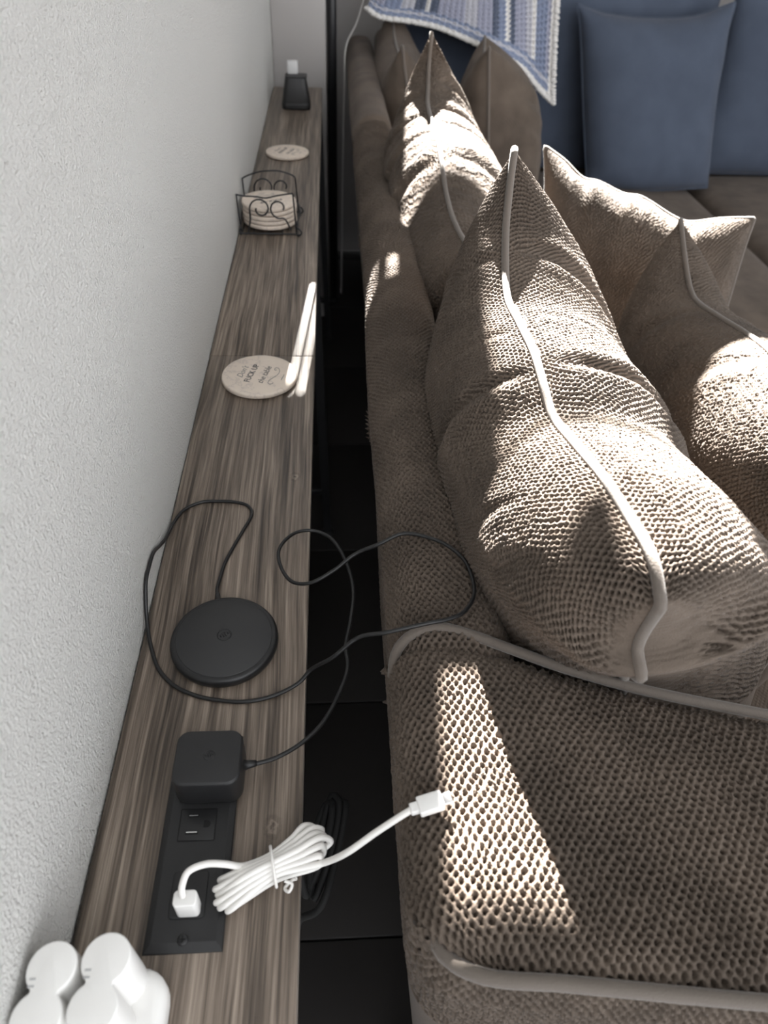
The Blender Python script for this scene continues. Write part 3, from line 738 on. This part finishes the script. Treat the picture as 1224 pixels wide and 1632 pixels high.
for x in (xl + .004, xr):
    wire('base_wire', [(x, YF, ZT + .003), (x, HY, ZT + .003), (x, YB, ZT + .003)], 20)
    wire('side_wire', [(x, YF, ZT + .022), (x + (.006 if x > .05 else -.003), HY, ZT + .022), (x, YB, ZT + .022)], 30)
for k in range(3):
    x = .030 + .027 * k; wire('base_wire', [(x, YF, ZT + .0045), (x, HY, ZT + .0045), (x, YB, ZT + .0045)], 12)
for x, y, s in ((xl + .004, YF, -.4), (xr, YF, 1), (xl + .004, YB, -.4), (xr, YB, 1)):
    wire('foot_scroll', [(x, y, ZT + .014), (x + .006 * s, y - .002, ZT + .012), (x + .009 * s, y - .003, ZT + .006), (x + .004 * s, y - .002, ZT + .0015), (x - .001, y, ZT + .004)], 30)

# ------------------------------------------------------------------ small black device at the far end of the table
dk = thing('charging_stand', 'small black tapered device with a pale block on top, past the loose coasters', 'device', (.080, 2.262, ZT))
o8 = rrect(.080, 2.262, .080, .062, .016)
local(link('lower_body', prism(o8, ZT, ZT + .018, .004, 3, 1.0, (.08, 2.262)), M_black_tex), dk)
bodyv = prism(rrect(.080, 2.262, .079, .061, .015), ZT + .014, ZT + .078, .003, 3, .71, (.081, 2.262))
local(link('tapered_body', bodyv, M_black_tex), dk)
local(link('top_plate', prism(rrect(.082, 2.262, .060, .046, .008), ZT + .077, ZT + .0805, .001, 2), M_padtop), dk)
local(link('plug_block', box(.058, .087, 2.268, 2.284, ZT + .080, ZT + .112, .003, 3), M_palebox), dk)

# ------------------------------------------------------------------ wireless charging pad, its cord, and the power adapter
CX, CY = .0765, .4015
wp = thing('wireless_charger', 'round black wireless charging pad with a long looping black cord', 'charger', (CX, CY, ZT))
local(link('pad_base', lathe([(.0440, 0), (.0474, .0012), (.0484, .0045), (.0482, .0075), (.0470, .0098), (.0448, .0108), (.0428, .0104)], 72, (CX, CY, ZT)), M_black), wp)
local(link('pad_top', lathe([(.0430, .0088), (.0430, .0106), (.0424, .0111)], 72, (CX, CY, ZT)), M_padtop), wp)
def emblem(cx, cy, z, r, root, rot=0):
    mes = [tube([(cx + r * math.cos(t), cy + r * math.sin(t), z) for t in np.linspace(0, 2 * math.pi, 32, endpoint=False)], r * .09, 6, True)]
    for dx, l in ((-.55, .35), (-.18, .75), (.18, .75), (.55, .35)):
        c, s_ = math.cos(rot), math.sin(rot)
        p = [(cx + r * (dx * c - y * s_), cy + r * (dx * s_ + y * c), z) for y in (-l * .55, l * .55)]
        mes.append(tube(p, r * .10, 6))
    local(link('emblem', join_me(mes), M_black), root)
emblem(CX, CY + .002, ZT + .0112, .0062, wp, .5)
local(link('strain_relief', tube([(.0655, .446, ZT + .005), (.0645, .4515, ZT + .0045), (.0635, .458, ZT + .0035)], [.0036, .0030, .0023], 12), M_rubber), wp)
rc_ = .0018; zt = ZT + rc_
cord = [(.0640, .455, ZT + .004), (.0618, .466, zt), (.0632, .482, zt), (.0660, .502, zt), (.0735, .528, zt), (.0815, .5525, zt), (.0868, .570, zt), (.0860, .580, zt), (.0790, .589, zt), (.0660, .5935, zt), (.0480, .595, zt), (.030, .5935, zt), (.0140, .582, zt), (.0062, .562, zt + .001), (.0036, .540, ZT + .006), (.0034, .524, ZT + .0125), (.0026, .512, ZT + .018), (.0026, .487, ZT + .0325), (.0026, .465, ZT + .035), (.0026, .450, ZT + .034), (.0026, .4385, ZT + .024), (.0032, .427, ZT + .0115), (.0060, .413, ZT + .004), (.0120, .395, zt), (.0215, .3745, zt), (.0370, .3575, zt), (.0560, .3470, zt), (.0760, .3415, zt), (.0990, .3392, zt), (.1225, .3435, zt + .0006), (.1440, .3530, ZT + .006), (.1560, .3590, ZT + .018), (.1743, .3549, ZT + .040), (.1960, .3600, ZT + .060), (.2180, .3560, ZT + .071), (.2510, .3600, ZT + .0765), (.2700, .3650, ZT + .0755), (.2840, .3730, ZT + .0745), (.2945, .3890, ZT + .0745), (.2965, .4060, ZT + .0755), (.2925, .4290, ZT + .0765), (.2800, .4470, ZT + .0770), (.2630, .4585, ZT + .0770), (.2400, .4655, ZT + .0755), (.2180, .4600, ZT + .068), (.1960, .4600, ZT + .055), (.1760, .4480, ZT + .046), (.1540, .4420, ZT + .036), (.1360, .4530, ZT + .026), (.1235, .4800, ZT + .020), (.1215, .5050, ZT + .018), (.1350, .5290, ZT + .015), (.1545, .5360, ZT + .012), (.1740, .5250, ZT + .010), (.1885, .4930, ZT + .008), (.1945, .4560, ZT + .008), (.1910, .4180, ZT + .009), (.1860, .3880, ZT + .010), (.1875, .3690, ZT + .010), (.1835, .3500, ZT + .010), (.1680, .3150, ZT + .011), (.1510, .2950, ZT + .012), (.1320, .2820, ZT + .013), (.1180, .2765, ZT + .0145), (.1080, .2745, ZT + .016)]
cable = local(link('cord', tube(spline(cord, 700), rc_, 10), M_rubber), wp)
ad = thing('power_adapter', 'square black power adapter plugged into the table outlet', 'power adapter', (.080, .272, ZT))
AX, AY = .0808, .2722
local(link('adapter_body', prism(rrect(AX, AY, .0500, .0440, .0095), ZP + .0002, ZT + .0345, .0028, 4), M_black_tex), ad)
local(link('top_cap', prism(rrect(AX, AY, .0480, .0420, .0085), ZT + .0340, ZT + .0352, .0006, 2), M_black_tex), ad)
local(link('prong', join_me([box(AX - .010, AX - .003, .2745, .2760, ZT + .0005, ZP + .002), box(AX - .010, AX - .003, .2865, .2880, ZT + .0005, ZP + .002)]), M_steel), ad)
emblem(AX + .001, AY + .001, ZT + .0352, .0042, ad, .2)
local(link('strain_relief', tube([(.1045, .2740, ZT + .0165), (.1085, .2743, ZT + .0162), (.1150, .2760, ZT + .0150)], [.0052, .0034, .0024], 12), M_rubber), ad)

# ------------------------------------------------------------------ white usb cable, bundled
wc = thing('usb_cable', 'bundled white usb cable with a twist tie, plugged into the black outlet panel', 'cable', (.13, .20, ZT))
e0, e1 = np.array([.0995, .1830]), np.array([.1655, .2135]); ax = (e1 - e0) / np.linalg.norm(e1 - e0); la = np.array([-ax[1], ax[0]]); Lb = np.linalg.norm(e1 - e0)
r2 = .0023
def bp(k, l, z): p = e0 + ax * (k * Lb) + la * l; return (p[0], p[1], z)
cab = [(.0752, .1775, ZT + .0265), (.0748, .1815, ZT + .032), (.0785, .1895, ZT + .0365), (.0895, .1940, ZT + .0360), (.1010, .1945, ZT + .0335)]
ns = 7
for k in range(ns):
    fk = 1 - 2 * k / (ns - 1)
    cr = (1 - abs(fk)) * .005
    jj = random.uniform(-.05, .05)
    cab += [bp(.25, fk * .0090, ZT + .0180 + cr), bp(.5, fk * .0070, ZT + .0185 + cr), bp(.75, fk * .0110, ZT + .0180 + cr), bp(.95 + jj, fk * .0150 + .001, ZT + .0165 + cr)]
    if k == ns - 1: break
    f2 = fk - 1 / (ns - 1)
    cab += [bp(1.04 + jj - .10 * (fk < -.3), f2 * .0150 + .001, ZT + .0120), bp(.85, f2 * .0125, ZT + .0070), bp(.5, f2 * .0070, ZT + .0070), bp(.15, f2 * .0095, ZT + .0070), bp(-.03 - jj, f2 * .0125, ZT + .0100), bp(.03 - jj, (f2 - 1 / (ns - 1)) * .0122, ZT + .0160)]
cab += [(.1840, .1955, ZT + .042), (.2025, .2010, ZT + .058), (.2180, .2060, ZT + .0685), (.2265, .2090, ZT + .0730)]
local(link('cord', tube(spline(cab, 900), r2, 10), M_cable), wc)
tie = [bp(.5 + .04 * math.cos(t), .0128 * math.cos(t), ZT + .0160 + .0125 * math.sin(t)) for t in np.linspace(0, 2 * math.pi, 28, endpoint=False)]
t_ = local(link('twist_tie', tube(tie, .0011, 8, True), M_cable), wc)
kn = bp(.56, -.0150, ZT + .0130)
local(link('tie_knot', tube(spline([(kn[0] - .002, kn[1] + .002, kn[2] + .003), (kn[0] + .003, kn[1], kn[2] + .002), (kn[0] + .001, kn[1] - .004, kn[2]), (kn[0] - .002, kn[1] - .001, kn[2] - .002), (kn[0] + .003, kn[1] + .003, kn[2] + .001), (kn[0] + .006, kn[1] + .003, kn[2] + .003)], 40), .0011, 8), M_cable), wc)
ux, uy = .0763, .1772
local(link('usb_plug', prism(rrect(ux, uy, .0155, .0105, .0030), ZP + .0012, ZT + .0255, .0010, 3), M_white), wc)
local(link('plug_tip', box(ux - .0055, ux + .0055, uy - .002, uy + .002, ZT + .002, ZP + .002), M_steel), wc)
# usb-c end lying on the arm
p0, p1 = np.array([.2262, .2089, ZT + .0728]), np.array([.2545, .2146, ZT + .0775])
dv = (p1 - p0) / np.linalg.norm(p1 - p0); sd = np.cross([0, 0, 1], dv); sd /= np.linalg.norm(sd); upv = np.cross(dv, sd)
def oriented(me, base):
    m = Matrix(((dv[0], sd[0], upv[0], base[0]), (dv[1], sd[1], upv[1], base[1]), (dv[2], sd[2], upv[2], base[2]), (0, 0, 0, 1)))
    me.transform(m); return me
local(link('plug_collar', oriented(box(-.001, .0052, -.0036, .0036, -.0027, .0027, .001, 3), p0), M_white), wc)
local(link('usb_c_plug', oriented(box(.0045, .0215, -.0061, .0061, -.0036, .0036, .0012, 3), p0), M_white), wc)
local(link('metal_tip', oriented(box(.0210, .0280, -.0042, .0042, -.0013, .0013, .0011, 3), p0), M_steel), wc)

# ------------------------------------------------------------------ white plastic dock by the near end of the wall
wd = thing('plastic_dock', 'white plastic dock with two figure-eight posts on the console table against the wall', 'dock', (.036, .10, ZT))
local(link('dock_base', prism(rrect(.0375, .085, .071, .110, .018), ZT, ZT + .024, .008, 5), M_white), wd)
def eight(c1, c2, r, z0, z1):
    c1, c2 = np.array(c1), np.array(c2); d = c2 - c1; D = np.linalg.norm(d); d /= D
    half = math.acos(min(.98, D / 2 / r)); pts = []
    a0 = math.atan2(-d[1], -d[0])
    for c, a in ((c1, a0), (c2, a0 + math.pi)):
        for t in np.linspace(-(math.pi - half) + .10, (math.pi - half) - .10, 26):
            pts.append((c[0] + r * math.cos(a + t), c[1] + r * math.sin(a + t)))
    return prism(pts, z0, z1, .0012, 3, .98, tuple((c1 + c2) / 2))
for (cx, cy) in ((.0165, .1165), (.0455, .1195)):
    ps = local(link('figure_eight_post', eight((cx + .001, cy + .0115), (cx - .0010, cy - .0125), .0138, ZT + .022, ZT + .073), M_white), wd)
    for k, (dy, m) in enumerate(((.0060, M_greymark), (.0025, M_greymark))):
        s_ = link('slot', box(cx - .0092, cx - .0058, cy + dy - .0006, cy + dy + .0006, ZT + .0725, ZT + .0732), m)
        s_.parent = ps
